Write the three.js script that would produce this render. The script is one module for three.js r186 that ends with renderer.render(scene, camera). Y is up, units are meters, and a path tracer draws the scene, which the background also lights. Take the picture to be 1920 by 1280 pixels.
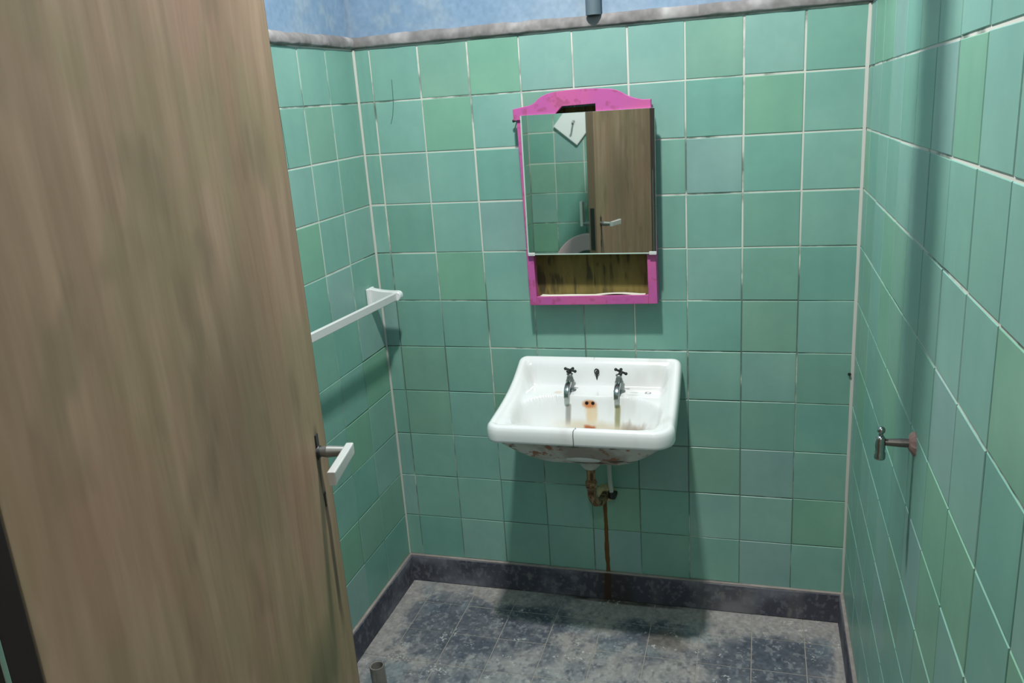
import * as THREE from 'three';
import { RectAreaLightUniformsLib } from 'three/addons/lights/RectAreaLightUniformsLib.js';
import { RoundedBoxGeometry } from 'three/addons/geometries/RoundedBoxGeometry.js';
import { mergeGeometries as mergeRaw, toCreasedNormals } from 'three/addons/utils/BufferGeometryUtils.js';
const mergeGeometries = l => mergeRaw(l.map(g => { const h = g.index ? g.toNonIndexed() : g; for (const k of Object.keys(h.attributes)) if (!['position', 'normal', 'uv'].includes(k)) h.deleteAttribute(k); return h; }));

// ------------------------------------------------------------------ camera, light, exposure
const scene = new THREE.Scene();
scene.background = new THREE.Color(0x000000);
const camera = new THREE.PerspectiveCamera(2 * Math.atan(640 / 1570.29) * 180 / Math.PI, 1.5, 0.03, 30);
camera.rotation.order = 'YXZ';
camera.position.set(1.1597, 1.6095, 2.3872);
camera.rotation.set(-0.28385, 0.29751, -0.07058);
scene.add(camera);
const renderer = new THREE.WebGLRenderer({ antialias: true });
renderer.toneMapping = THREE.LinearToneMapping;
renderer.toneMappingExposure = 1.0;
renderer.shadowMap.enabled = true;
const LAMP = new THREE.Vector3(0.74, 2.88, 0.95), LAMP_R = 0.045;   // small lamp just under the ceiling
const LAMP_POWER = 1840, FILL_LAMP = new THREE.Vector3(1.25, 2.88, 3.15), FILL_POWER = 560;  // corridor lamp is unseen, added as fill light
const LAMP_COLOR = new THREE.Color(1.0, 0.985, 0.96);

// ------------------------------------------------------------------ measures
const W = 1.419, D = 1.95, H = 3.0, T = 0.152, BASE = 0.10, TOP = BASE + 11 * T;   // room, tile pitch, skirting, tile top
const rowY = k => TOP - k * T;

// ------------------------------------------------------------------ random, noise
let seed = 20240717;
const rnd = () => { seed = (seed * 1664525 + 1013904223) >>> 0; return seed / 4294967296; };
const rr = (a, b) => a + (b - a) * rnd();
const clamp = (x, a = 0, b = 1) => Math.min(b, Math.max(a, x));
const mix = (a, b, t) => a + (b - a) * t;
const ss = (a, b, x) => { const t = clamp((x - a) / (b - a)); return t * t * (3 - 2 * t); };
function hash(ix, iy, s) { let h = (ix * 374761393 + iy * 668265263 + s * 2147483 + 1442695) | 0; h = Math.imul(h ^ (h >>> 13), 1274126177); h ^= h >>> 16; return (h >>> 0) / 4294967296; }
function vn(x, y, s = 0) {
  const ix = Math.floor(x), iy = Math.floor(y), fx = x - ix, fy = y - iy;
  const u = fx * fx * (3 - 2 * fx), v = fy * fy * (3 - 2 * fy);
  return mix(mix(hash(ix, iy, s), hash(ix + 1, iy, s), u), mix(hash(ix, iy + 1, s), hash(ix + 1, iy + 1, s), u), v);
}
function fbm(x, y, s = 0, o = 4) { let a = 0.5, f = 0, n = 0; for (let i = 0; i < o; i++) { f += a * vn(x, y, s + i * 17); n += a; a *= 0.5; x *= 2.03; y *= 2.03; } return f / n; }

// ------------------------------------------------------------------ textures: fn(u metres, v metres) -> [r,g,b] 0..255 sRGB
function tex(w, h, mw, mh, fn, srgb = true) {
  const data = new Uint8Array(w * h * 4);
  for (let j = 0; j < h; j++) for (let i = 0; i < w; i++) {
    const c = fn((i + 0.5) / w * mw, (j + 0.5) / h * mh), p = (j * w + i) * 4;
    data[p] = clamp(c[0], 0, 255); data[p + 1] = clamp(c[1], 0, 255); data[p + 2] = clamp(c[2], 0, 255); data[p + 3] = c[3] === undefined ? 255 : clamp(c[3], 0, 255);
  }
  const t = new THREE.DataTexture(data, w, h, THREE.RGBAFormat);
  t.magFilter = THREE.LinearFilter; t.minFilter = THREE.LinearMipmapLinearFilter; t.generateMipmaps = true;
  t.wrapS = t.wrapT = THREE.RepeatWrapping; t.anisotropy = 8;
  if (srgb) t.colorSpace = THREE.SRGBColorSpace;
  t.repeat.set(1 / mw, 1 / mh);          // uv are in metres
  t.needsUpdate = true; return t;
}
const mixc = (a, b, t) => [mix(a[0], b[0], t), mix(a[1], b[1], t), mix(a[2], b[2], t)];

// ------------------------------------------------------------------ naming, tagging
const used = {};
function numbered(n) { used[n] = (used[n] || 0) + 1; return used[n] === 1 ? n : n + '_' + String(used[n] - 1).padStart(3, '0'); }
function shade(o) { o.castShadow = true; o.receiveShadow = true; return o; }
function thing(name, label, category, pos = [0, 0, 0], group) {
  const o = new THREE.Group(); o.name = numbered(name); o.position.set(...pos);
  o.userData = { label, category }; if (group) o.userData.group = group;
  scene.add(o); return o;
}
function structure(name, label) { const o = new THREE.Group(); o.name = name; o.userData = { kind: 'structure', label }; scene.add(o); return o; }
function part(name, geo, mat, parent, label) { const m = shade(new THREE.Mesh(geo, mat)); m.name = name; if (label) m.userData.label = label; parent.add(m); return m; }

// ------------------------------------------------------------------ geometry helpers
const bx = (x0, x1, y0, y1, z0, z1) => { const g = new THREE.BoxGeometry(x1 - x0, y1 - y0, z1 - z0); g.translate((x0 + x1) / 2, (y0 + y1) / 2, (z0 + z1) / 2); return g; };
const rbx = (x0, x1, y0, y1, z0, z1, r = 0.003, s = 2) => { const g = new RoundedBoxGeometry(x1 - x0, y1 - y0, z1 - z0, s, r); g.translate((x0 + x1) / 2, (y0 + y1) / 2, (z0 + z1) / 2); return g; };
// uv in metres from the position, the projection picked by each face's normal
function metricUV(g) {
  const p = g.attributes.position, n = g.attributes.normal, uv = new Float32Array(p.count * 2);
  for (let i = 0; i < p.count; i++) {
    const ax = Math.abs(n.getX(i)), ay = Math.abs(n.getY(i)), az = Math.abs(n.getZ(i));
    let u, v;
    if (ax >= ay && ax >= az) { u = p.getZ(i); v = p.getY(i); } else if (ay >= az) { u = p.getX(i); v = p.getZ(i); } else { u = p.getX(i); v = p.getY(i); }
    uv[2 * i] = u; uv[2 * i + 1] = v;
  }
  g.setAttribute('uv', new THREE.BufferAttribute(uv, 2)); return g;
}
const V = (x, y, z) => new THREE.Vector3(x, y, z);
function tube(pts, r, seg = 40, rad = 14, tension = 0.3) {
  const g = new THREE.TubeGeometry(new THREE.CatmullRomCurve3(pts.map(p => V(...p)), false, 'catmullrom', tension), seg, r, rad, false);
  // round closed ends
  const a = pts[0], b = pts[pts.length - 1];
  const s1 = new THREE.SphereGeometry(r, rad, 8); s1.translate(...a); const s2 = new THREE.SphereGeometry(r, rad, 8); s2.translate(...b);
  return mergeGeometries([g, s1, s2]);
}
function cyl(a, b, r0, r1 = r0, n = 20) {
  const A = V(...a), B = V(...b), d = B.clone().sub(A), g = new THREE.CylinderGeometry(r1, r0, d.length(), n);
  g.applyQuaternion(new THREE.Quaternion().setFromUnitVectors(V(0, 1, 0), d.clone().normalize())); g.translate((A.x + B.x) / 2, (A.y + B.y) / 2, (A.z + B.z) / 2); return g;
}
const lathe = (pts, n = 36) => new THREE.LatheGeometry(pts.map(p => new THREE.Vector2(p[0], p[1])), n);
// one ceramic tile: front face at z = 0 towards +z, chamfered edges, sides going back; centred; uv = position + offset
function tileGeo(w, h, t = 0.006, b = 0.0012, u0 = 0, v0 = 0) {
  const X = w / 2, Y = h / 2, P = [], U = [], I = [];
  const ring = (dx, z) => [[-X + dx, -Y + dx, z], [X - dx, -Y + dx, z], [X - dx, Y - dx, z], [-X + dx, Y - dx, z]];
  const quad = (a, bb, c, d) => { const k = P.length / 3; for (const q of [a, bb, c, d]) { P.push(...q); U.push(q[0] + u0, q[1] + v0); } I.push(k, k + 1, k + 2, k, k + 2, k + 3); };
  const f = ring(b, 0), e = ring(0, -b), k = ring(0, -t);
  quad(...f);
  for (let i = 0; i < 4; i++) { const j = (i + 1) % 4; quad(e[i], e[j], f[j], f[i]); quad(k[i], k[j], e[j], e[i]); }
  const g = new THREE.BufferGeometry();
  g.setAttribute('position', new THREE.Float32BufferAttribute(P, 3)); g.setAttribute('uv', new THREE.Float32BufferAttribute(U, 2)); g.setIndex(I); g.computeVertexNormals(); return g;
}

// ------------------------------------------------------------------ materials
const std = (color, roughness = 0.6, metalness = 0, extra = {}) => new THREE.MeshStandardMaterial({ color, roughness, metalness, ...extra });
// glazed green wall tile: nearly plain glaze with faint clouding
const glazeMap = tex(512, 512, 1.2, 1.2, (u, v) => {
  const a = fbm(u * 9, v * 9, 3, 4), b = fbm(u * 60, v * 60, 9, 2), s = fbm(u * 40, v * 5, 21, 2);
  const k = 240 + (a - 0.5) * 22 + (b - 0.5) * 6 + (s - 0.5) * 6; return [k + (a - 0.5) * 8, k, k - (a - 0.5) * 4];
});
const glazeRough = tex(256, 256, 0.8, 0.8, (u, v) => { const a = 176 + (fbm(u * 9, v * 9, 31, 3) - 0.5) * 60; return [a, a, a]; }, false);
const tileTones = ['#85b5a6', '#83b4a5', '#8ab6aa', '#88b8ab', '#7db2a3', '#85b29f', '#82b59c', '#8db4ac', '#7fb0a0', '#86b6a8'];
const tileMats = tileTones.map(c => std(c, 0.55, 0, { map: glazeMap, roughnessMap: glazeRough }));
const groutMap = tex(1024, 1024, 2.0, 2.0, (u, v) => {
  const g = fbm(u * 5, v * 5, 41, 4), f = fbm(u * 40, v * 40, 47, 3);
  const dirt = clamp(ss(0.36, 0.64, g + clamp(0.95 - v, -0.5, 0.6) * 0.26 + (f - 0.5) * 0.3));
  return mixc([206, 206, 196], [98, 116, 106], dirt);
});
const jointMat = std('#bfbfb6', 0.95);
const groutMat = std('#ffffff', 0.95, 0, { map: groutMap });
const blueMap = tex(1024, 512, 2.4, 1.2, (u, v) => {
  const a = fbm(u * 4, v * 6, 61, 5), b = fbm(u * 22, v * 22, 67, 4), c = fbm(u * 90, v * 90, 71, 2);
  let col = mixc([118, 146, 172], [140, 160, 178], ss(0.3, 0.7, a)); col = mixc(col, [158, 170, 176], ss(0.55, 0.8, b) * 0.45); const k = (c - 0.5) * 16;
  return [col[0] + k, col[1] + k, col[2] + k];
});
const blueMat = std('#ffffff', 0.85, 0, { map: blueMap });
const plasterMap = tex(512, 512, 1.0, 1.0, (u, v) => { const a = fbm(u * 14, v * 14, 81, 5), b = fbm(u * 80, v * 80, 83, 2); const k = 128 + (a - 0.5) * 80 + (b - 0.5) * 30; return [k + 3, k, k - 2]; });
const paleGrit = tex(256, 256, 0.5, 0.5, (u, v) => { const a = fbm(u * 18, v * 18, 85, 4), b = fbm(u * 90, v * 90, 87, 2); const k = 226 + (a - 0.5) * 60 + (b - 0.5) * 30; return [k, k, k]; });
const mortarMat = std('#ffffff', 0.95, 0, { map: plasterMap, bumpMap: plasterMap, bumpScale: 0.003 });
const ceilMat = std('#d9d9d3', 0.9);
const corridorMat = std('#dcdad2', 0.9);
// aged door veneer
const doorMap = tex(1024, 2048, 0.8, 2.1, (u, v) => {
  const warp = (fbm(u * 3, v * 1.2, 101, 3) - 0.5) * 0.08;
  const g = fbm((u + warp) * 34, v * 2.6, 103, 4), fine = fbm((u + warp) * 150, v * 14, 107, 2), blot = fbm(u * 9, v * 5, 109, 4), big = fbm(u * 2.5, v * 1.6, 113, 3);
  let c = mixc([151, 124, 99], [168, 140, 114], ss(0.25, 0.75, g));
  c = mixc(c, [141, 127, 92], ss(0.42, 0.72, blot) * 0.55);
  c = mixc(c, [163, 122, 101], ss(0.5, 0.75, fbm(u * 11, v * 4, 127, 4)) * 0.4);
  c = mixc(c, [108, 92, 71], ss(0.5, 0.8, big) * 0.5 + ss(0.62, 0.85, fbm(u * 18, v * 9, 131, 3)) * 0.3);
  const k = (fine - 0.5) * 12; c = [c[0] + k, c[1] + k, c[2] + k];
  // dark grime trail below the handle
  const ed = Math.abs((0.7195 - u) - 0.047 + (fbm(u * 3, v * 14, 139, 2) - 0.5) * 0.01), tr = (1 - ss(0.004, 0.011, ed)) * ss(0.72, 0.85, v) * (1 - ss(1.1, 1.14, v));
  return mixc(c, [58, 46, 36], tr * 0.65);
});
const doorMat = std('#ffffff', 0.72, 0, { map: doorMap });
const doorEdgeMat = std('#7d6650', 0.75);
const frameMat = std('#2a1a1c', 0.55);
// floor: slate blue tile under a film of pale dust, clear of it in worn patches; uv = room x,z in metres
const floorMap = tex(1024, 1408, 1.419, 1.95, (u, v) => {
  const a = fbm(u * 6, v * 6, 151, 5), b = fbm(u * 26, v * 26, 157, 4), c = fbm(u * 110, v * 110, 163, 2);
  const d1 = fbm(u * 3 + 4, v * 8, 167, 4);
  const edge = Math.max(1 - ss(0.03, 0.10, u + (b - 0.5) * 0.06), (1 - ss(0.05, 0.13, v + (d1 - 0.5) * 0.10)) * (u > 0.2 ? 1 : ss(0.06, 0.2, u)), 1 - ss(0.02, 0.05, W - u + (b - 0.5) * 0.05));
  // worn dark patches: near the left corner and along the right side
  const p1 = (1 - ss(0.10, 0.2, Math.hypot((u - 0.22) * 0.75, (v - 0.22) * 1.0) + (b - 0.5) * 0.18));
  const p2 = (1 - ss(0.10, 0.26, Math.hypot((u - 1.22) * 0.8, (v - 0.27) * 1.3) + (a - 0.5) * 0.3));
  let dust = clamp(0.52 + (a - 0.5) * 2.1 + (b - 0.5) * 1.3);
  dust = clamp(dust * (1 - 0.72 * Math.max(p1, p2)) + edge * 0.75 * (0.7 + b * 0.6));
  let col = mixc([76, 83, 95], [152, 149, 146], dust);
  const mid = (1 - ss(0.12, 0.4, Math.hypot((u - 0.62) * 0.7, v - 0.62))) * (0.4 + b); col = mixc(col, [150, 158, 160], clamp(mid * 0.55));
  const gr = fbm(u * 70, v * 55, 183, 3); col = mixc(col, [62, 68, 78], ss(0.52, 0.76, gr) * 0.38 * (1 - edge * 0.7)); col = mixc(col, [172, 172, 170], ss(0.6, 0.75, fbm(u * 95, v * 80, 185, 2)) * 0.4);
  const grime = (1 - ss(0.004, 0.016, Math.abs(v - 0.014 - (a - 0.5) * 0.02))) * ss(0.5, 0.62, u) * (1 - ss(0.86, 0.98, u)); col = mixc(col, [46, 42, 38], grime * 0.8 * clamp(b * 1.7));
  const brn = (1 - ss(0.02, 0.07, Math.hypot((u - 0.9) * 0.8, v - 0.2) + (b - 0.5) * 0.05)); col = mixc(col, [104, 92, 82], brn * 0.6);
  const wet = ss(0.5, 0.75, fbm(u * 8, v * 8, 173, 4)); col = mixc(col, [122, 144, 150], wet * 0.4 * (1 - edge));
  const sp = vn(u * 240, v * 240, 179) * vn(u * 31, v * 31, 181); if (sp > 0.68) col = mixc(col, [205, 205, 200], 0.7);
  const k = (c - 0.5) * 30; return [col[0] + k, col[1] + k, col[2] + k];
});
const floorMat = std('#ffffff', 0.8, 0, { map: floorMap });
const skirtMap = tex(1024, 256, 2.0, 0.5, (u, v) => {
  const a = fbm(u * 9, v * 9, 191, 5), b = fbm(u * 60, v * 60, 193, 3); let c = mixc([66, 67, 79], [112, 114, 124], ss(0.4, 0.75, a)); c = mixc(c, [132, 134, 142], ss(0.56, 0.72, fbm(u * 90, v * 70, 199, 3)) * 0.45); c = mixc(c, [50, 42, 42], (1 - ss(0.03, 0.075, Math.abs(u - 0.715 + (a - 0.5) * 0.05))) * 0.6);
  c = mixc(c, [128, 124, 120], ss(0.62, 0.8, b) * 0.4 + ss(0.7, 0.9, vn(u * 14, v * 3, 197)) * 0.3); return c;
});
const skirtMat = std('#ffffff', 0.7, 0, { map: skirtMap });
const dustMat = std('#a79d98', 0.95, 0, { map: paleGrit }); 
const whitePaint = std('#cdcfcc', 0.45);
const ceramicMat = new THREE.MeshPhysicalMaterial({ color: '#e9ebea', roughness: 0.18, clearcoat: 0.4, clearcoatRoughness: 0.1 });
const chrome = std('#a9b0ae', 0.22, 1);
const dullMetal = std('#8e9290', 0.45, 0.9);
const darkMetal = std('#3b3d3c', 0.5, 0.7);
const rustMap = tex(256, 256, 0.25, 0.25, (u, v) => { const a = fbm(u * 50, v * 50, 211, 4); return mixc([78, 50, 30], [150, 128, 96], ss(0.35, 0.7, a)); });
const rustMat = std('#ffffff', 0.9, 0, { map: rustMap });
const pinkMap = tex(512, 512, 0.7, 0.7, (u, v) => { const a = fbm(u * 12, v * 12, 221, 4), b = fbm(u * 70, v * 70, 223, 3); let c = mixc([196, 92, 150], [188, 88, 156], ss(0.35, 0.65, a)); c = mixc(c, [146, 66, 96], ss(0.6, 0.8, b) * 0.45); return c; });
const pinkMat = std('#ffffff', 0.6, 0, { map: pinkMap });
const boardMap = tex(512, 256, 0.5, 0.25, (u, v) => { const a = fbm(u * 60, v * 12, 231, 4), b = fbm(u * 30, v * 14, 233, 4); let c = mixc([104, 92, 46], [122, 106, 56], ss(0.3, 0.7, a)); return mixc(c, [44, 40, 24], ss(0.5, 0.7, fbm(u * 95, v * 16, 235, 3)) * 0.6 * ss(0.3, 0.6, fbm(u * 12, v * 20, 237, 2))); });
const boardMat = std('#ffffff', 0.85, 0, { map: boardMap });
const brownMat = std('#5e4433', 0.8);
const mirrorMat = std('#eef5f0', 0.02, 1);
const glassEdge = std('#b2c6b9', 0.3);
const seatMat = std('#f0cdd2', 0.4);
const paperMat = std('#e4e2d2', 0.9);

// ------------------------------------------------------------------ walls
const tileVar = [0, 1, 2, 3, 4, 5].map(i => tileGeo(T, T, 0.006, 0.0012, i * 0.19, i * 0.37));
// tiles over columns [[u0,u1],...] on a wall whose local frame is: u to the right, y up, face towards +z; slope(k) = rise of row line k per metre of u
function tileWall(wall, cols, place, slope = () => 0, rows = 11) {
  for (let k = 0; k < rows; k++) for (const [u0, u1] of cols) {
    const um = (u0 + u1) / 2, yt = rowY(k) + slope(k) * um, yb = rowY(k + 1) + slope(k + 1) * um;
    const gap = (k < 4 ? rr(0.0038, 0.0058) : k < 7 ? rr(0.0024, 0.0042) : rr(0.0014, 0.0032));
    const m = shade(new THREE.Mesh(tileVar[Math.floor(rnd() * 6)], tileMats[Math.floor(rnd() * tileMats.length)]));
    m.name = 'tile';
    m.scale.set((u1 - u0 - gap) / T, (yt - yb - gap) / T, 1);
    m.rotation.set(rr(-0.003, 0.003), rr(-0.003, 0.003), rr(-0.003, 0.003) + Math.atan((slope(k) + slope(k + 1)) / 2));
    m.position.set(um + rr(-0.0006, 0.0006), (yt + yb) / 2 + rr(-0.0006, 0.0006), rr(-0.0004, 0.0004));
    place(m); wall.add(m);
  }
}
const cols = (list) => list.slice(0, -1).map((a, i) => [a, list[i + 1]]);
// half-round lumpy mortar moulding on top of the tiles, along local u from 0 to len
function bead(len, slope = 0, s = 0) {
  const n = Math.ceil(len / 0.012), P = [], U = [], I = [], prof = [[-0.012, 0.036], [-0.002, 0.0345], [0.006, 0.028], [0.0095, 0.018], [0.009, 0.008], [0.006, 0.003], [-0.004, 0.0015]];
  for (let i = 0; i <= n; i++) {
    const u = len * i / n;
    prof.forEach(([z, y], j) => { const w = (fbm(u * 22 + s, j * 0.7, 251, 3) - 0.5); P.push(u, TOP + y + slope * u + w * 0.007 * (j < 5 ? 1 : 0.3), z + w * 0.006); U.push(u, y + z); });
  }
  const m = prof.length;
  for (let i = 0; i < n; i++) for (let j = 0; j < m - 1; j++) { const a = i * m + j, b = a + m; I.push(a, a + 1, b, b, a + 1, b + 1); }
  const g = new THREE.BufferGeometry(); g.setAttribute('position', new THREE.Float32BufferAttribute(P, 3)); g.setAttribute('uv', new THREE.Float32BufferAttribute(U, 2)); g.setIndex(I); g.computeVertexNormals(); return g;
}
const GR = -0.0016;                                              // grout sits this far behind the tile faces
const TH = 0.15;

const wallBack = structure('wall_back', 'green tiled wall behind the washbasin with blue painted plaster above');
part('tile_bed', metricUV(bx(-TH, W + TH, 0, TOP + 0.004, -TH, GR)), groutMat, wallBack);
part('painted_plaster', metricUV(bx(-TH, W + TH, TOP + 0.004, H, -TH, -0.010)), blueMat, wallBack, 'pale blue painted upper wall');
tileWall(wallBack, cols([0, ...Array.from({ length: 10 }, (_, i) => W - (9 - i) * T)]), () => {});
part('mortar_moulding', bead(W, 0, 0), mortarMat, wallBack, 'rough grey mortar moulding on top of the tiles');

const wallLeft = structure('wall_left', 'green tiled wall carrying the towel bar');
part('tile_bed', metricUV(bx(-TH, GR, 0, TOP + 0.004, 0, D + TH)), groutMat, wallLeft);
part('painted_plaster', metricUV(bx(-TH, -0.010, TOP + 0.004, H, 0, D + TH)), blueMat, wallLeft, 'pale blue painted upper wall');
const toLeft = m => { m.position.set(m.position.z, m.position.y, D - m.position.x); m.rotation.set(0, Math.PI / 2, 0); };
const leftZ = [0]; for (let z = 0.175; z < D - 0.02; z += T) leftZ.push(z); leftZ.push(D);
tileWall(wallLeft, cols(leftZ.map(z => D - z).reverse()), toLeft);
{ const b = part('mortar_moulding', bead(D, 0, 3), mortarMat, wallLeft); b.position.set(0, 0, D); b.rotation.y = Math.PI / 2; }

const wallRight = structure('wall_right', 'green tiled wall with the small water tap');
part('tile_bed', metricUV(bx(W - GR, W + TH, 0, TOP + 0.06, 0, D + TH)), groutMat, wallRight);
part('painted_plaster', metricUV(bx(W + 0.010, W + TH, TOP + 0.06, H, 0, D + TH)), blueMat, wallRight, 'pale blue painted upper wall');
const slopes = [0.03, 0.024, 0.015, 0.008, 0.007, 0.003, 0, 0, 0, 0, 0, 0];
const toRight = m => { const rz = m.rotation.z; m.position.set(W - m.position.z, m.position.y, m.position.x); m.rotation.set(0, -Math.PI / 2, 0); m.rotateZ(rz); };
const rightZ = [0, 0.104]; for (let z = 0.262; z < D - 0.03; z += 0.158) rightZ.push(z); rightZ.push(D);
tileWall(wallRight, cols(rightZ), toRight, k => slopes[k]);
{ const b = part('mortar_moulding', bead(D, 0.03, 7), mortarMat, wallRight); b.position.set(W, 0, 0); b.rotation.y = -Math.PI / 2; }
// thick white mortar joints in the two far corners
function cornerJoint(x, sgn, y1, w) {
  const n = 60, P = [], I = [], U = [];
  for (let i = 0; i <= n; i++) { const y = BASE + (y1 - BASE) * i / n, k = w * (0.75 + 0.5 * fbm(y * 9, x * 3, 261, 3)) * (y > 0.5 ? 1 : 0.6 + 0.4 * y / 0.5); for (const [dx, dz] of [[0, k], [k * 0.38, k * 0.38], [k, 0]]) { P.push(x + sgn * dx, y, dz + 0.0006); U.push(x + dx, y); } }
  for (let i = 0; i < n; i++) for (let j = 0; j < 2; j++) { const a = i * 3 + j, b = a + 3; if (sgn > 0) I.push(a, a + 1, b, b, a + 1, b + 1); else I.push(a, b, a + 1, b, b + 1, a + 1); }
  const g = new THREE.BufferGeometry(); g.setAttribute('position', new THREE.Float32BufferAttribute(P, 3)); g.setAttribute('uv', new THREE.Float32BufferAttribute(U, 2)); g.setIndex(I); g.computeVertexNormals(); return g;
}
part('corner_joint', cornerJoint(0, 1, TOP, 0.005), jointMat, wallBack, 'white mortar joint in the corner');
part('corner_joint', cornerJoint(W, -1, TOP, 0.008), jointMat, wallBack, 'white mortar joint in the corner');
// hairline cracks
const crackMat = std('#3d5f53', 0.9);
part('crack', tube([[0.115, 1.68, 0], [0.113, 1.62, 0.0004], [0.107, 1.58, 0.0004], [0.098, 1.555, 0]], 0.0008, 24, 6), crackMat, wallBack);
part('crack', tube([[0, 1.765, 0.455], [0.0004, 1.62, 0.452], [0, 1.47, 0.445]], 0.0008, 24, 6), crackMat, wallLeft);

// front wall with the doorway
const DX0 = 0.622, DX1 = 1.385, DH = 2.06, FZ1 = D + TH;
const wallFront = structure('wall_front', 'tiled wall with the doorway, seen in the mirror');
part('tile_bed', metricUV(bx(0, DX0 - 0.05, 0, TOP + 0.004, D - GR, FZ1)), groutMat, wallFront);
part('painted_plaster', metricUV(mergeGeometries([bx(0, DX0 - 0.05, TOP + 0.004, H, D + 0.01, FZ1), bx(DX0 - 0.05, W, DH + 0.05, H, D + 0.01, FZ1)])), blueMat, wallFront);
const toFront = m => { m.position.set(W - m.position.x, m.position.y, D - m.position.z); m.rotation.set(0, Math.PI, 0); };
tileWall(wallFront, cols([0, 0.135, 0.287, 0.439, DX0 - 0.05].map(x => W - x).reverse()), toFront);
{ const b = part('mortar_moulding', bead(DX0 - 0.05, 0, 11), mortarMat, wallFront); b.position.set(DX0 - 0.05, 0, D); b.rotation.y = Math.PI; }
// door frame
const frame = structure('trim_1', 'dark maroon timber door frame');
part('jamb', rbx(DX0 - 0.05, DX0, 0, DH + 0.05, D + 0.006, FZ1 + 0.012, 0.003), frameMat, frame);
part('jamb', rbx(DX1, W, 0, DH + 0.05, D + 0.006, FZ1 + 0.012, 0.003), frameMat, frame);
part('head', rbx(DX0, DX1, DH, DH + 0.05, D + 0.006, FZ1 + 0.012, 0.003), frameMat, frame);
part('edge_strip', rbx(DX0 - 0.001, DX0 + 0.0015, 0.0, 1.26, 1.984, 1.988, 0.0008, 1), std('#7d9c8e', 0.7), frame, 'thin green strip on the jamb edge');  // narrow pale green strip up the left jamb

// corridor beyond the doorway, where the photographer stands
const corrEnd = structure('wall_corridor_end', 'plain corridor wall opposite the doorway'); part('plaster', bx(-0.9, 2.6, 0, H, 3.5, 3.65), corridorMat, corrEnd);
const corrL = structure('wall_corridor_left', 'plain corridor wall on the left'); part('plaster', mergeGeometries([bx(-1.05, -0.9, 0, H, FZ1 - 0.15, 3.65), bx(-0.9, -TH, 0, H, FZ1 - 0.15, FZ1)]), corridorMat, corrL);
const corrR = structure('wall_corridor_right', 'plain corridor wall on the right'); part('plaster', mergeGeometries([bx(2.6, 2.75, 0, H, FZ1 - 0.15, 3.65), bx(W + TH, 2.6, 0, H, FZ1 - 0.15, FZ1)]), corridorMat, corrR);

// ------------------------------------------------------------------ ceiling and floor
const ceiling = structure('ceiling', 'plain plaster ceiling');
part('plaster', metricUV(bx(-1.05, 2.75, H, H + 0.15, -TH, 3.65)), ceilMat, ceiling);
const floor = structure('floor', 'dusty slate blue tiled floor');
part('screed', bx(-1.05, 2.75, -0.15, -0.0014, -TH, 3.65), std('#9b978f', 0.95), floor);
{
  const fx = [0]; for (let x = 0.098; x < W - 0.02; x += 0.151) fx.push(x); fx.push(W);
  const fz = [0]; for (let z = 0.126; z < D - 0.02; z += 0.149) fz.push(z); fz.push(FZ1);
  for (const [z0, z1] of cols(fz)) for (const [x0, x1] of cols(fx)) {
    const w = x1 - x0 - 0.0028, h = z1 - z0 - 0.0028, xc = (x0 + x1) / 2, zc = (z0 + z1) / 2;
    const g = tileGeo(w, h, 0.006, 0.0008); const uv = g.attributes.uv;
    for (let i = 0; i < uv.count; i++) { const u = uv.getX(i), v = uv.getY(i); uv.setXY(i, xc + u, zc - v); }
    const m = part('floor_tile', g, floorMat, floor); m.rotation.x = -Math.PI / 2 + rr(-0.002, 0.002); m.rotation.y = rr(-0.002, 0.002); m.position.set(xc, rr(-0.0004, 0.0004), zc);
  }
}
// skirtings: dark slate strip with a pale mortar line on its top edge
function skirting(name, label, x0, x1, z0, z1, dust) {
  const s = structure(name, label); part('slate_strip', metricUV(rbx(x0, x1, 0, BASE - 0.002, z0, z1, 0.004)), skirtMat, s); part('mortar_line', metricUV(dust), dustMat, s);
}
skirting('baseboard_back', 'dark slate skirting under the washbasin wall', 0, W, 0.0005, 0.012, rbx(0, W, BASE - 0.004, BASE + 0.0015, -0.001, 0.0095, 0.002));
skirting('baseboard_left', 'dark slate skirting under the towel bar wall', 0.0005, 0.012, 0.012, D, rbx(-0.001, 0.0095, BASE - 0.004, BASE + 0.0015, 0.0095, D, 0.002));
skirting('baseboard_right', 'dark slate skirting under the wall with the tap', W - 0.012, W - 0.0005, 0.012, D, rbx(W - 0.0095, W + 0.001, BASE - 0.004, BASE + 0.0015, 0.0095, D, 0.002));

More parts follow.
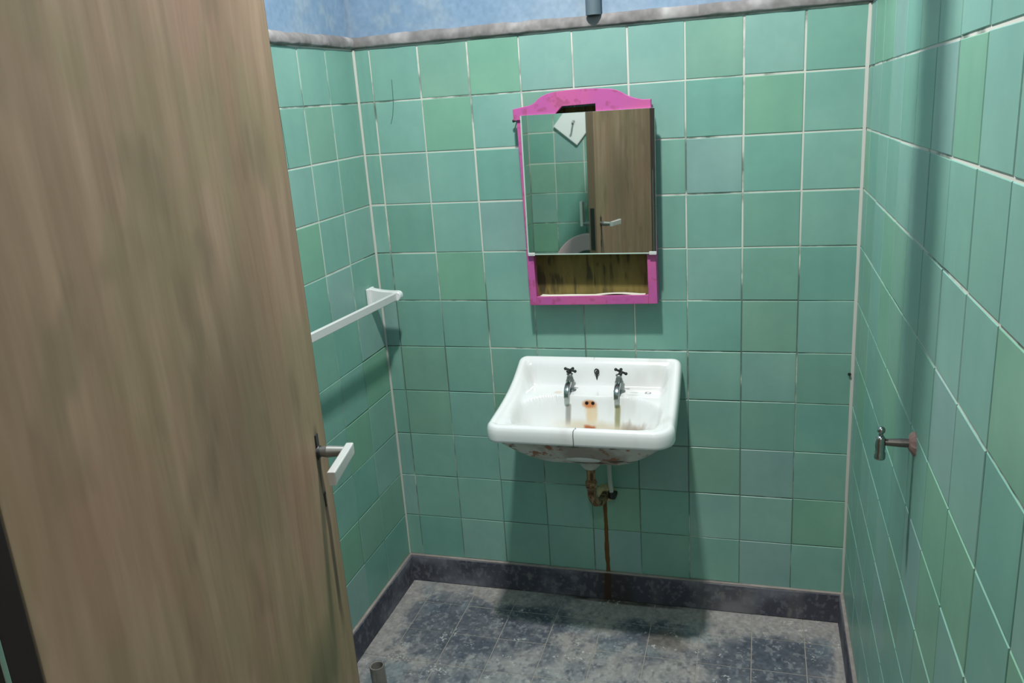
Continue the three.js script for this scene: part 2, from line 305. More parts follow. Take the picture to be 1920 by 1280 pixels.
// ------------------------------------------------------------------ door
{
  const F = V(0.480, 0, 1.25), Hn = V(0.619, 0, 1.955), w = F.distanceTo(Hn), hgt = 1.95;
  const door = structure('door_1', 'weathered brown-grey veneer door standing open into the room');
  door.userData.category = undefined; delete door.userData.category;
  // local frame: origin at the hinge on the face we see, +x towards the free edge, +z out of that face
  door.position.copy(Hn); const u = F.clone().sub(Hn).normalize(); door.rotation.y = Math.atan2(-u.z, u.x);
  const th = 0.036, flip = 1;
  const pan = metricUV(rbx(0, w - 0.004, 0.012, hgt, -th, 0, 0.0025));
  part('door_panel', pan, doorMat, door);
  part('edge_lipping', rbx(w - 0.0045, w + 0.001, 0.012, hgt, -th + 0.0015, -0.0015, 0.001), doorEdgeMat, door, 'worn reddish timber lipping');
  part('latch_plate', rbx(w - 0.001, w + 0.0018, 0.98, 1.16, -0.028, -0.008, 0.0006, 1), darkMetal, door);
  const hy = 1.088, hx = w - 0.047;
  function handle(sgn, dir, label) {
    const h = new THREE.Group(); h.name = 'door_handle'; h.userData.label = label; door.add(h);
    h.position.set(hx, hy, sgn > 0 ? 0 : -th); if (sgn < 0) h.rotation.y = Math.PI;
    part('rosette', mergeGeometries([cyl([0, 0, 0], [0, 0, 0.004], 0.011, 0.010), rbx(-0.006, 0.006, -0.012, 0.030, -0.001, 0.002, 0.0008)]), darkMetal, h);
    part('spindle', mergeGeometries([cyl([0, 0, 0.002], [0, 0, 0.016], 0.0072, 0.0098), cyl([0, 0, 0.016], [0, 0, 0.050], 0.0098, 0.0074)]), dullMetal, h);
    const L = 0.094, sh = new THREE.Shape(); // lever: flat bar swelling to its square end
    sh.moveTo(-0.008, -0.0075); sh.lineTo(L * 0.4, -0.0078); sh.lineTo(L, -0.0088); sh.lineTo(L, 0.0088); sh.lineTo(L * 0.4, 0.0078); sh.lineTo(-0.008, 0.0075); sh.closePath();
    const g = new THREE.ExtrudeGeometry(sh, { depth: 0.009, bevelEnabled: true, bevelSize: 0.002, bevelThickness: 0.002, bevelSegments: 2, curveSegments: 8 });
    g.translate(0, 0, 0.046); if (dir === 'up') g.rotateZ(Math.PI / 2); else g.rotateZ(Math.PI + 0.03);
    part('lever', g, std('#d6d6d3', 0.35, 0.45), h);
    return h;
  }
  handle(1, 'hinge', 'dull metal lever handle'); handle(-1, 'up', 'dark lever handle twisted upright');
  part('keyhole', mergeGeometries([cyl([hx + 0.002, hy - 0.075, -0.001], [hx + 0.002, hy - 0.075, 0.0012], 0.0042, 0.0042), rbx(hx - 0.0005, hx + 0.0045, hy - 0.098, hy - 0.073, -0.001, 0.0012, 0.0008)]), std('#120d0a', 0.9), door, 'dark keyhole slot');
  for (const y of [0.25, 1.05, 1.82]) part('hinge', mergeGeometries([cyl([-0.001, y, -th - 0.004], [-0.001, y + 0.09, -th - 0.004], 0.006), rbx(-0.0005, 0.03, y, y + 0.09, -th - 0.002, -th + 0.0005, 0.0006)]), darkMetal, door);
}

// ------------------------------------------------------------------ washbasin
{
  const SX = 0.70, s = thing('washbasin', 'white ceramic wall-hung washbasin with raised back and rust stains', 'sink', [SX, 0, 0]);
  const rimPts = [[-0.02, 0.846], [0, 0.844], [0.03, 0.834], [0.06, 0.819], [0.106, 0.797], [0.15, 0.781], [0.191, 0.770], [0.24, 0.760], [0.279, 0.755], [0.33, 0.749], [0.40, 0.746]];
  const rimY = z => { for (let i = 0; i < rimPts.length - 1; i++) if (z <= rimPts[i + 1][0]) { const t = clamp((z - rimPts[i][0]) / (rimPts[i + 1][0] - rimPts[i][0])); return mix(rimPts[i][1], rimPts[i + 1][1], t); } return 0.746; };
  const Z0 = 0.002, Z1 = 0.366, N = 200;
  // rounded-rectangle outline, inset by d; parameter index 0..N-1 runs round it the same way for every inset
  function outline(d) {
    const out = [], a0 = 0.2475 - d, a1 = 0.2555 - d, zb = Z0 + d, zf = Z1 - d, rf = Math.max(0.012, 0.058 - d), rl = Math.max(0.010, 0.040 - d), rb = Math.max(0.006, 0.022 - d * 0.4);
    const half = z => mix(a0, a1, clamp((z - Z0) / (Z1 - Z0))), hl = z => half(z) + 0.006 * ss(0.05, 0.3, z);
    const poly = []; const add = (x, z) => poly.push([x, z]); const q = 14, st = 26;
    for (let i = 0; i < st; i++) add(mix(half(zf) - rf, -(hl(zf) - rl), i / st), zf);
    for (let i = 0; i < q; i++) { const t = i / q * Math.PI / 2; add(-(hl(zf) - rl) - Math.sin(t) * rl, zf - rl + Math.cos(t) * rl); }
    for (let i = 0; i < st; i++) { const z = mix(zf - rl, zb + rb, i / st); add(-hl(z), z); }
    for (let i = 0; i < q; i++) { const t = i / q * Math.PI / 2; add(-(half(zb) - rb) - Math.cos(t) * rb, zb + rb - Math.sin(t) * rb); }
    const m = poly.length; // front-left-back half; mirror the rest
    for (let i = 0; i < st; i++) add(mix(-(half(zb) - rb), half(zb) - rb, i / st), zb);
    for (let i = 0; i < q; i++) { const t = i / q * Math.PI / 2; add(half(zb) - rb + Math.sin(t) * rb, zb + rb - Math.cos(t) * rb); }
    for (let i = 0; i < st; i++) { const z = mix(zb + rb, zf - rf, i / st); add(half(z), z); }
    for (let i = 0; i < q; i++) { const t = i / q * Math.PI / 2; add(half(zf) - rf + Math.cos(t) * rf, zf - rf + Math.sin(t) * rf); }
    return poly;
  }
  const sdf = (x, z, d) => { const c = outlineBox(d); const qx = Math.abs(x) - c.a + c.r, qz = Math.abs(z - c.c) - c.h + c.r; return -(Math.hypot(Math.max(qx, 0), Math.max(qz, 0)) + Math.min(Math.max(qx, qz), 0) - c.r); };
  const outlineBox = d => ({ a: 0.2515 - d, c: (Z0 + Z1) / 2, h: (Z1 - Z0) / 2 - d, r: 0.03 });
  const INS = 0.030, BZ = 0.243, BRX = 0.212, BRZ = 0.104;
  const bowlR = (x, z) => Math.pow(Math.pow(Math.abs(x / BRX), 3) + Math.pow(Math.abs((z - BZ) / BRZ), 3), 1 / 3);
  function inner(x, z) {
    const e = Math.max(0, sdf(x, z, INS)), r = bowlR(x, z);
    const deck = mix(0.762, 0.738, ss(0.135, 0.22, z));
    const bowl = r >= 1 ? deck : mix(0.612, deck, Math.pow(r, 2.6)) - 0.004 * (1 - ss(0.9, 1, r));
    return mix(rimY(z) - 0.007, bowl, ss(0, z < 0.1 ? 0.03 : 0.026, e));
  }
  function loft(rings, close) {
    const n = rings[0].length, P = [], I = [], U = [];
    for (const r of rings) for (const p of r) { P.push(...p); U.push(p[0] + 0.26, p[2] + 0.005); }
    for (let j = 0; j < rings.length - 1; j++) for (let i = 0; i < n; i++) { const a = j * n + i, b = j * n + (i + 1) % n; I.push(a, b, a + n, b, b + n, a + n); }
    if (close) { const c = P.length / 3, last = rings[rings.length - 1]; let cx = 0, cy = 0, cz = 0; for (const p of last) { cx += p[0]; cy += p[1]; cz += p[2]; } P.push(cx / n, cy / n, cz / n); U.push(cx / n + 0.26, cz / n + 0.005); const o = (rings.length - 1) * n; for (let i = 0; i < n; i++) I.push(o + i, o + (i + 1) % n, c); }
    const g = new THREE.BufferGeometry(); g.setAttribute('position', new THREE.Float32BufferAttribute(P, 3)); g.setAttribute('uv', new THREE.Float32BufferAttribute(U, 2)); g.setIndex(I); g.computeVertexNormals(); return g;
  }
  const rings = [];
  for (const [d, dy] of [[0.016, -0.046], [0.006, -0.049], [0.0015, -0.046], [0, -0.040], [0, -0.026], [0.001, -0.014], [0.0045, -0.005], [0.010, -0.001], [0.016, 0], [0.022, -0.0015], [0.0265, -0.004]]) rings.push(outline(d).map(([x, z]) => [x, rimY(z) + dy, z]));
  const base = outline(INS), NR = 70, DZ = 0.236;
  for (let j = 0; j < NR; j++) { const t = Math.pow(j / NR, 0.92); rings.push(base.map(([x, z]) => { const X = mix(x, 0, t), Z = mix(z, DZ, t); return [X, inner(X, Z), Z]; })); }
  // glaze with its stains, plus grey and olive streaks below the taps; uv = plan position
  const sinkMap = tex(1024, 768, 0.52, 0.38, (u, v) => {
    const x = u - 0.26, z = v - 0.005; let c = [236, 238, 237];
    const a = fbm(u * 14, v * 14, 271, 4), b = fbm(u * 70, v * 70, 273, 3);
    c = mixc(c, [206, 202, 196], ss(0.55, 0.8, a) * 0.35);
    const y = inner(x, z), inB = ss(0.130, 0.138, z) * (1 - ss(0.20, 0.24, z));
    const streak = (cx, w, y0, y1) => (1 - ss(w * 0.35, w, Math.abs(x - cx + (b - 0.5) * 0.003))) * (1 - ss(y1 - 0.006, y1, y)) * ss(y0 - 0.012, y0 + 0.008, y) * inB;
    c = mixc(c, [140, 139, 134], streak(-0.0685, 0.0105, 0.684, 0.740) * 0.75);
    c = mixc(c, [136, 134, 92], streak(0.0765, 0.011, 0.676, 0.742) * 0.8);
    // rust round and below the overflow holes, brown sediment low in the bowl
    const dx = x + 0.006;
    c = mixc(c, [206, 190, 160], (1 - ss(0.676, 0.702, y + (a - 0.5) * 0.03)) * (1 - ss(0.07, 0.17, Math.abs(x - 0.03 + (a - 0.5) * 0.1))) * inB * 0.65);
    c = mixc(c, [160, 146, 132], (1 - ss(0.670, 0.700, y + (b - 0.5) * 0.03)) * ss(0.075, 0.10, x) * (1 - ss(0.15, 0.19, x)) * inB * 0.8);
    c = mixc(c, [222, 190, 140], (1 - ss(0.006, 0.022, Math.abs(dx - 0.004 + (b - 0.5) * 0.02))) * (1 - ss(0.728, 0.736, y)) * ss(0.674, 0.70, y) * inB * 0.65);
    c = mixc(c, [200, 112, 56], (1 - ss(0.008, 0.019, Math.hypot(dx * 0.72, (y - 0.7385) * 1.15) + (b - 0.5) * 0.008)) * inB * 0.8);
    c = mixc(c, [160, 72, 30], (1 - ss(0.674, 0.682, y + (b - 0.5) * 0.01)) * (1 - ss(0.010, 0.022, Math.abs(dx - 0.002))) * inB * 0.8);
    // faint peach mark on the ledge, small square maker's stamp, hairline crack in the front rim
    c = mixc(c, [216, 186, 160], (1 - ss(0.006, 0.016, Math.hypot(x + 0.105, z - 0.118))) * 0.5);
    const m = Math.max(Math.abs(x - 0.158), Math.abs(z - 0.098) * 0.9); if (m < 0.0085 && m > 0.0038) c = mixc(c, [70, 76, 76], 0.8);
    c = mixc(c, [150, 150, 148], (1 - ss(0.004, 0.010, Math.hypot((x - 0.118) * 0.6, z - 0.100))) * 0.4 + (1 - ss(0.004, 0.010, Math.hypot((x - 0.115) * 0.4, (z - 0.120) * 1.5))) * 0.35);
    const ck = Math.abs(x + 0.006 + (vn(z * 260, 3, 281) - 0.5) * 0.008); c = mixc(c, [86, 92, 90], (1 - ss(0.0006, 0.0018, ck)) * ss(0.338, 0.344, z) * 0.85);
    c = mixc(c, [110, 110, 106], (1 - ss(0.0006, 0.0018, Math.abs(x + 0.012))) * (1 - ss(0.006, 0.03, z)) * 0.6);
    return c;
  });
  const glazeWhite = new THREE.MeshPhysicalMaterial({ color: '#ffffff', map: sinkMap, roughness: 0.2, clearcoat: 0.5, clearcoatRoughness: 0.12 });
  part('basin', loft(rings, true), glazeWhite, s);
  const underMap = tex(512, 512, 0.52, 0.38, (u, v) => { const a = fbm(u * 16, v * 16, 291, 4), b = fbm(u * 34, v * 50, 293, 4); let c = mixc([206, 204, 198], [160, 152, 142], ss(0.4, 0.7, a)); c = mixc(c, [140, 78, 46], ss(0.64, 0.74, b) * 0.75); return mixc(c, [70, 60, 54], ss(0.62, 0.74, fbm(u * 20, v * 60, 297, 3)) * 0.85); });
  const under = [];
  for (const [sc, dr] of [[1, 0], [0.97, -0.006], [0.90, -0.020], [0.80, -0.039], [0.68, -0.061], [0.55, -0.081], [0.42, -0.095], [0.28, -0.104], [0.13, -0.108]]) {
    const k = ss(0.75, 1, sc);
    under.push(outline(0.014).map(([x, z]) => { const X = x * sc, Z = mix(0.2, z, sc); return [X, mix(0.700, rimY(z) - 0.046, k) + dr, Z]; }));
  }
  const ug = loft(under.reverse(), false); part('basin_underside', ug, std('#ffffff', 0.5, 0, { map: underMap }), s, 'grimy rust-streaked underside');
  // overflow holes, drain, chain stay
  for (const x of [-0.0145, 0.0035]) { let z = 0.138; while (inner(x, z) > 0.7415) z += 0.0004; const g = new THREE.SphereGeometry(0.0052, 14, 10); g.scale(1, 1.0, 0.6); g.translate(x, 0.7415, z); part('overflow_hole', g, std('#17100c', 0.95), s, 'dark rusty overflow hole'); }
  { const y = inner(0, DZ); const g = lathe([[0.0, 0.001], [0.012, 0.001], [0.014, 0.0035], [0.021, 0.0045], [0.024, 0.0025], [0.024, -0.004]]); g.translate(0, y, DZ); part('drain', g, rustMat, s); }
  {
    const g = new THREE.TorusGeometry(0.0062, 0.0018, 8, 20); g.scale(1, 1.25, 1); g.translate(0, 0.806, 0.049);
    const d = lathe([[0, -0.024], [0.0018, -0.018], [0.0034, -0.008], [0.0022, 0]], 12); d.translate(0, 0.801, 0.050);
    part('chain_stay', mergeGeometries([g, d, cyl([0, 0.806, 0.036], [0, 0.806, 0.050], 0.003)]), darkMetal, s, 'small tarnished chain stay');
  }
  // two pillar taps
  function tap(x, turn, tilt) {
    const t = new THREE.Group(); t.name = 'tap'; s.add(t); t.position.set(x, inner(x, 0.095) - 0.001, 0.095);
    part('tap_body', lathe([[0, 0], [0.0175, 0], [0.0175, 0.0035], [0.012, 0.006], [0.0105, 0.012], [0.0125, 0.018], [0.0125, 0.032], [0.0105, 0.035], [0.0095, 0.042], [0.008, 0.044], [0.008, 0.049], [0.0095, 0.050], [0.0095, 0.053], [0.005, 0.055], [0, 0.055]], 24), dullMetal, t);
    const sp = new THREE.Shape(); sp.moveTo(-0.0085, -0.007); sp.lineTo(0.0085, -0.007); sp.lineTo(0.0085, 0.004); sp.quadraticCurveTo(0, 0.012, -0.0085, 0.004); sp.closePath();
    const path = new THREE.CatmullRomCurve3([V(0, 0.026, 0.006), V(0, 0.028, 0.022), V(0, 0.025, 0.038), V(0, 0.014, 0.052), V(0, -0.004, 0.058)]);
    const N2 = 22, P = [], I = [], prof = []; for (let i = 0; i < 18; i++) { const a = i / 18 * Math.PI * 2, c = Math.cos(a), q = Math.sin(a); prof.push([Math.sign(c) * Math.pow(Math.abs(c), 0.6) * 0.0088, Math.sign(q) * Math.pow(Math.abs(q), 0.6) * 0.0075]); }
    for (let j = 0; j <= N2; j++) { const u = j / N2, p = path.getPoint(u), tg = path.getTangent(u), nv = V(0, tg.z, -tg.y).normalize(); const k = 1 - 0.12 * u; for (const [a, b] of prof) P.push(p.x + a * k, p.y + nv.y * b * k, p.z + nv.z * b * k); }
    const m = prof.length; for (let j = 0; j < N2; j++) for (let i = 0; i < m; i++) { const a = j * m + i, b = j * m + (i + 1) % m; I.push(a, b, a + m, b, b + m, a + m); }
    const c = P.length / 3; P.push(0, -0.002, 0.058); for (let i = 0; i < m; i++) I.push(N2 * m + i, N2 * m + (i + 1) % m, c);
    const g = new THREE.BufferGeometry(); g.setAttribute('position', new THREE.Float32BufferAttribute(P, 3)); g.setIndex(I); g.computeVertexNormals(); part('spout', g, chrome, t);
    const h = mergeGeometries([cyl([0, 0.053, 0], [0, 0.064, 0], 0.005, 0.0042), cyl([-0.016, 0.064, 0], [0.016, 0.064, 0], 0.0034, 0.0034), cyl([0, 0.064, -0.016], [0, 0.064, 0.016], 0.0034, 0.0034), ...[[-0.016, 0], [0.016, 0], [0, -0.016], [0, 0.016]].map(([a, b]) => { const q = new THREE.SphereGeometry(0.0048, 10, 8); q.translate(a, 0.064, b); return q; })]);
    h.rotateY(turn); h.translate(0, -0.05, 0); h.rotateZ(tilt); h.translate(0, 0.05, 0);
    part('tap_handle', h, darkMetal, t, 'dark cross handle');
    const st = lathe([[0, 0], [0.006, 0], [0.006, 0.07], [0, 0.07]], 12); st.translate(0, -0.068, 0); part('tap_tail', st, dullMetal, t);
  }
  tap(-0.072, 1.3, -0.15); tap(0.074, 0.15, -0.45);
  // waste: ceramic collar, rusty trap, outlet into the wall, flange
  const col = lathe([[0.030, 0.02], [0.032, 0.004], [0.031, -0.004], [0.027, -0.012], [0.021, -0.018], [0.017, -0.022], [0, -0.022]]); col.translate(0, 0.584, 0.2); part('waste_collar', col, std('#b9bcb6', 0.5), s);
  part('trap', metricUV(mergeGeometries([cyl([0, 0.575, 0.2], [0, 0.528, 0.2], 0.0125).toNonIndexed(), lathe([[0, -0.022], [0.012, -0.02], [0.017, -0.008], [0.017, 0.006], [0.013, 0.014], [0, 0.014]]).translate(0, 0.512, 0.2).toNonIndexed(), tube([[0, 0.505, 0.2], [0, 0.468, 0.192], [0.002, 0.432, 0.158], [0.006, 0.404, 0.10], [0.006, 0.388, 0.03], [0.006, 0.385, 0.004]], 0.0135).toNonIndexed()])), rustMat, s, 'rusty waste trap');
  const fl = lathe([[0, 0.016], [0.016, 0.016], [0.024, 0.010], [0.030, 0.003], [0.031, 0]]); fl.rotateX(Math.PI / 2); fl.translate(0.006, 0.385, 0.0005); part('wall_flange', metricUV(fl), std('#c9b98c', 0.8, 0, { map: paleGrit }), s, 'yellowed wall flange');
  part('supply_pipe', tube([[0.074, 0.705, 0.095], [0.068, 0.66, 0.095], [0.040, 0.60, 0.085], [0.032, 0.55, 0.075], [0.030, 0.47, 0.065], [0.032, 0.415, 0.056]], 0.0072, 60, 14, 0.5), std('#b4b9b0', 0.5), s, 'pale supply pipe');
  part('supply_nut', mergeGeometries([cyl([0.032, 0.418, 0.057], [0.032, 0.396, 0.052], 0.0115, 0.0115, 6), tube([[0.032, 0.40, 0.052], [0.034, 0.388, 0.035], [0.034, 0.386, 0.002]], 0.008)]), darkMetal, s);
}
// rust trail the leaking waste has left down the tiles and skirting: a thin crust
{
  const P = [], I = [], C = [], n = 70, m = 5;
  for (let i = 0; i <= n; i++) {
    const y = mix(0.372, 0.002, i / n), off = y < BASE ? 0.0126 : 0.0012, w = 0.0055 + 0.003 * fbm(y * 40, 1, 301, 3) + (y < BASE ? 0.005 : 0), xc = 0.7 + (fbm(y * 9, 5, 303, 3) - 0.5) * 0.006;
    for (let j = 0; j <= m; j++) { const t = j / m * 2 - 1; P.push(xc + t * w, y, off + 0.0009 * (1 - t * t) - 0.0012 * (Math.abs(t) === 1 ? 1 : 0)); const k = fbm(y * 60, t * 2, 305, 3); const c = new THREE.Color().setRGB(...mixc(mixc([118, 78, 34], [84, 62, 30], k), [52, 34, 26], y < BASE ? 0.8 : 0).map(v => v / 255), THREE.SRGBColorSpace); C.push(c.r, c.g, c.b); }
  }
  for (let i = 0; i < n; i++) for (let j = 0; j < m; j++) { const a = i * (m + 1) + j, b = a + m + 1; I.push(a, b, a + 1, b, b + 1, a + 1); }
  const g = new THREE.BufferGeometry(); g.setAttribute('position', new THREE.Float32BufferAttribute(P, 3)); g.setAttribute('color', new THREE.Float32BufferAttribute(C, 3)); g.setIndex(I); g.computeVertexNormals();
  part('rust_trail', g, std('#ffffff', 0.9, 0, { vertexColors: true }), wallBack, 'brown rust trail below the waste pipe');
}

// ------------------------------------------------------------------ mirror cabinet
{
  const c = thing('mirror_cabinet', 'pink wooden bathroom cabinet with mirror, arched top and open niche', 'cabinet', [0.6965, 1.013, 0.001]); c.rotation.z = 0.015;
  const hw = 0.188, dp = 0.045, top = 0.548;
  part('back_panel', metricUV(bx(-hw + 0.004, hw - 0.004, 0.004, 0.556, 0, 0.006)), boardMat, c, 'stained bare board');
  part('side', metricUV(rbx(-hw, -hw + 0.016, 0, top, 0, dp, 0.0015)), pinkMat, c); part('side', metricUV(rbx(hw - 0.016, hw, 0, top, 0, dp, 0.0015)), pinkMat, c);
  part('bottom', metricUV(rbx(-hw + 0.016, hw - 0.016, 0, 0.018, 0.006, dp, 0.0015)), pinkMat, c);
  part('shelf', rbx(-hw + 0.016, hw - 0.016, 0.166, 0.178, 0.006, dp - 0.004, 0.001), brownMat, c);
  part('top', rbx(-0.112, 0.104, 0.566, 0.576, 0.0, dp - 0.01, 0.001), brownMat, c);
  // front frame of the niche
  part('niche_frame', metricUV(mergeGeometries([rbx(-hw, -hw + 0.021, 0, 0.17, dp, dp + 0.006, 0.0015), rbx(hw - 0.025, hw, 0, 0.17, dp, dp + 0.006, 0.0015), rbx(-hw + 0.021, hw - 0.025, 0, 0.026, dp, dp + 0.006, 0.0015)])), pinkMat, c);
  // arched header with the finger slot
  const sh = new THREE.Shape();
  sh.moveTo(-hw - 0.006, 0.535); sh.lineTo(-0.075, 0.535); sh.lineTo(-0.075, 0.544); sh.lineTo(-0.054, 0.563); sh.lineTo(0.040, 0.563); sh.lineTo(0.040, 0.535); sh.lineTo(hw, 0.535);
  sh.lineTo(hw, 0.561); sh.lineTo(hw - 0.022, 0.562); sh.quadraticCurveTo(hw - 0.058, 0.570, 0.114, 0.583); sh.quadraticCurveTo(0.092, 0.597, 0.066, 0.598); sh.quadraticCurveTo(0, 0.606, -0.07, 0.601);
  sh.quadraticCurveTo(-0.105, 0.598, -0.122, 0.584); sh.quadraticCurveTo(-0.134, 0.571, -0.155, 0.569); sh.lineTo(-hw - 0.006, 0.564); sh.closePath();
  const hg = new THREE.ExtrudeGeometry(sh, { depth: 0.014, bevelEnabled: true, bevelSize: 0.001, bevelThickness: 0.001, bevelSegments: 1, curveSegments: 10 }); hg.translate(0, 0, dp - 0.009);
  part('header', metricUV(hg), pinkMat, c, 'arched pink header with a finger slot');
  // mirror sheet standing proud of the frame, tilted a trifle back at the top
  const mg = new THREE.Group(); mg.name = 'mirror'; c.add(mg); mg.position.set(0.005, 0.150, dp + 0.010); mg.rotation.set(-0.012, -0.006, -0.018);
  part('glass', rbx(-0.186, 0.187, 0, 0.393, 0, 0.004, 0.0008, 1), mirrorMat, mg);
  part('glass_edge', mergeGeometries([rbx(-0.1865, -0.1825, 0.001, 0.392, 0.0035, 0.0046, 0.0004, 1), rbx(-0.186, 0.187, -0.0005, 0.0030, 0.0035, 0.0046, 0.0004, 1)]), glassEdge, mg, 'pale ground edge');
  part('mirror_backing', rbx(-0.183, 0.184, 0.002, 0.390, -0.0048, -0.0002, 0.0006, 1), brownMat, mg);
  for (const x of [-0.175, 0.176]) part('clip', rbx(x - 0.010, x + 0.010, -0.003, 0.006, -0.002, 0.0065, 0.001), whitePaint, mg, 'white mirror clip');
}
// crumpled paper lining the niche
{
  const P = [], I = [], U = [], n = 60, m = 8, x0 = -0.158, x1 = 0.150;
  const o = thing('paper_strip', 'crumpled off-white paper strip lying in the niche of the pink cabinet', 'paper', [0.6963, 1.0318, 0.008]); o.rotation.z = 0.015;
  const top = (u, v) => 0.002 + 0.0085 * Math.max(0, Math.sin(u * 7.2 + 2.6)) * (0.5 + v * 0.5) + 0.002 * fbm(u * 6, v * 4, 311, 3);
  for (const side of [1, 0]) for (let i = 0; i <= n; i++) for (let j = 0; j <= m; j++) { const u = i / n, v = j / m; P.push(mix(x0, x1, u), Math.max(side ? top(u, v) : top(u, v) - 0.0012, 0.0002), mix(0.002, 0.034 + 0.003 * fbm(u * 8, 2, 313, 2), v)); U.push(u, v); }
  const q = (n + 1) * (m + 1);
  for (let i = 0; i < n; i++) for (let j = 0; j < m; j++) { const a = i * (m + 1) + j, b = a + m + 1; I.push(a, a + 1, b, b, a + 1, b + 1); I.push(q + a, q + b, q + a + 1, q + b, q + b + 1, q + a + 1); }
  for (let i = 0; i < n; i++) { const a = i * (m + 1) + m, b = a + m + 1; I.push(a, q + a, b, b, q + a, q + b); }
  const g = new THREE.BufferGeometry(); g.setAttribute('position', new THREE.Float32BufferAttribute(P, 3)); g.setAttribute('uv', new THREE.Float32BufferAttribute(U, 2)); g.setIndex(I); g.computeVertexNormals(); part('sheet', toCreasedNormals(g, 0.6), paperMat, o);
}

// ------------------------------------------------------------------ towel bar on the left wall
{
  const t = thing('towel_bar', 'white square towel bar on ceramic brackets on the left wall', 'towel bar', [0, 1.046, 0]);
  const slope = 0.04;
  const bar = rbx(-0.006, 0.006, -0.0115, 0.0115, 0, 0.62, 0.002); bar.rotateX(-Math.atan(slope)); bar.translate(0.091, 0.000, 0.085); part('bar', bar, whitePaint, t);
  for (const z of [0.082, 0.70]) {
    const y = slope * (z - 0.085);
    const sh = new THREE.Shape(); sh.moveTo(0, -0.024); sh.lineTo(0.012, -0.024); sh.quadraticCurveTo(0.05, -0.014, 0.084, -0.014); sh.quadraticCurveTo(0.107, -0.013, 0.107, 0.002); sh.quadraticCurveTo(0.107, 0.014, 0.092, 0.014); sh.quadraticCurveTo(0.045, 0.014, 0.014, 0.022); sh.lineTo(0, 0.022); sh.closePath();
    const g = new THREE.ExtrudeGeometry(sh, { depth: 0.020, bevelEnabled: true, bevelSize: 0.002, bevelThickness: 0.002, bevelSegments: 3, curveSegments: 10 }); g.translate(0.0005, y, z - 0.012);
    part('bracket', g, ceramicMat, t);
    part('bracket_plate', rbx(0.0002, 0.010, y - 0.026, y + 0.026, z - 0.024, z + 0.020, 0.003), ceramicMat, t);
  }
}

// ------------------------------------------------------------------ water tap on the right wall
{
  const t = thing('wall_tap', 'small chrome water tap on the right green tiled wall', 'tap', [W, 0.995, 0.935]);
  const fl = lathe([[0, 0.009], [0.010, 0.009], [0.015, 0.006], [0.021, 0.001], [0.021, -0.001]], 28); fl.rotateZ(Math.PI / 2); { const p = fl.attributes.position; for (let i = 0; i < p.count; i++) { const k = 1 + (vn(p.getY(i) * 300, p.getZ(i) * 300, 321) - 0.5) * 0.35; p.setY(i, p.getY(i) * k); p.setZ(i, p.getZ(i) * k); } fl.computeVertexNormals(); }
  part('wall_collar', metricUV(fl), std('#b9968f', 0.9, 0, { map: paleGrit }), t, 'pinkish mortar collar');
  part('tap_arm', mergeGeometries([cyl([0, 0, 0], [-0.022, 0, 0], 0.0075, 0.0075), cyl([-0.02, 0, 0], [-0.046, 0, 0], 0.0075, 0.0058)]), std('#77706c', 0.4, 0.8), t);
  part('tap_body', lathe([[0, -0.031], [0.0085, -0.031], [0.0092, -0.029], [0.0092, -0.020], [0.0075, -0.017], [0.0085, -0.008], [0.0085, 0.006], [0.0065, 0.009], [0.0045, 0.012], [0, 0.012]], 24).translate(-0.053, 0, 0), chrome, t);
  part('tap_handle', mergeGeometries([cyl([-0.053, 0.01, 0], [-0.053, 0.018, 0], 0.0036), new THREE.SphereGeometry(0.0068, 16, 12).translate(-0.053, 0.022, 0)]), chrome, t);
}
// dark damp trail under that tap
{
  const alpha = tex(64, 256, 1, 1, (u, v) => { const e = Math.abs(u - 0.5 + (fbm(v * 6, 1, 331, 3) - 0.5) * 0.3) * 2; const k = 190 * (1 - ss(0.25, 0.7, e)) * ss(0.0, 0.15, v) * (0.65 + 0.35 * fbm(u * 3, v * 9, 333, 3)); return [k, k, k]; }, false);
  const n = 20, P = [], U = [], I = []; for (let i = 0; i <= n; i++) { const v = i / n, y = mix(0.74, 0.982, v), z = mix(0.945, 0.937, v), w = mix(0.010, 0.006, v); P.push(W - 0.0013, y, z - w, W - 0.0013, y, z + w); U.push(0, v, 1, v); }
  for (let i = 0; i < n; i++) { const a = 2 * i; I.push(a, a + 1, a + 2, a + 1, a + 3, a + 2); }
  const g = new THREE.BufferGeometry(); g.setAttribute('position', new THREE.Float32BufferAttribute(P, 3)); g.setAttribute('uv', new THREE.Float32BufferAttribute(U, 2)); g.setIndex(I); g.computeVertexNormals();
  part('damp_trail', g, std('#2c4a40', 0.5, 0, { alphaMap: alpha, transparent: true, side: THREE.DoubleSide }), wallRight, 'dark damp trail below the tap').castShadow = false;
}

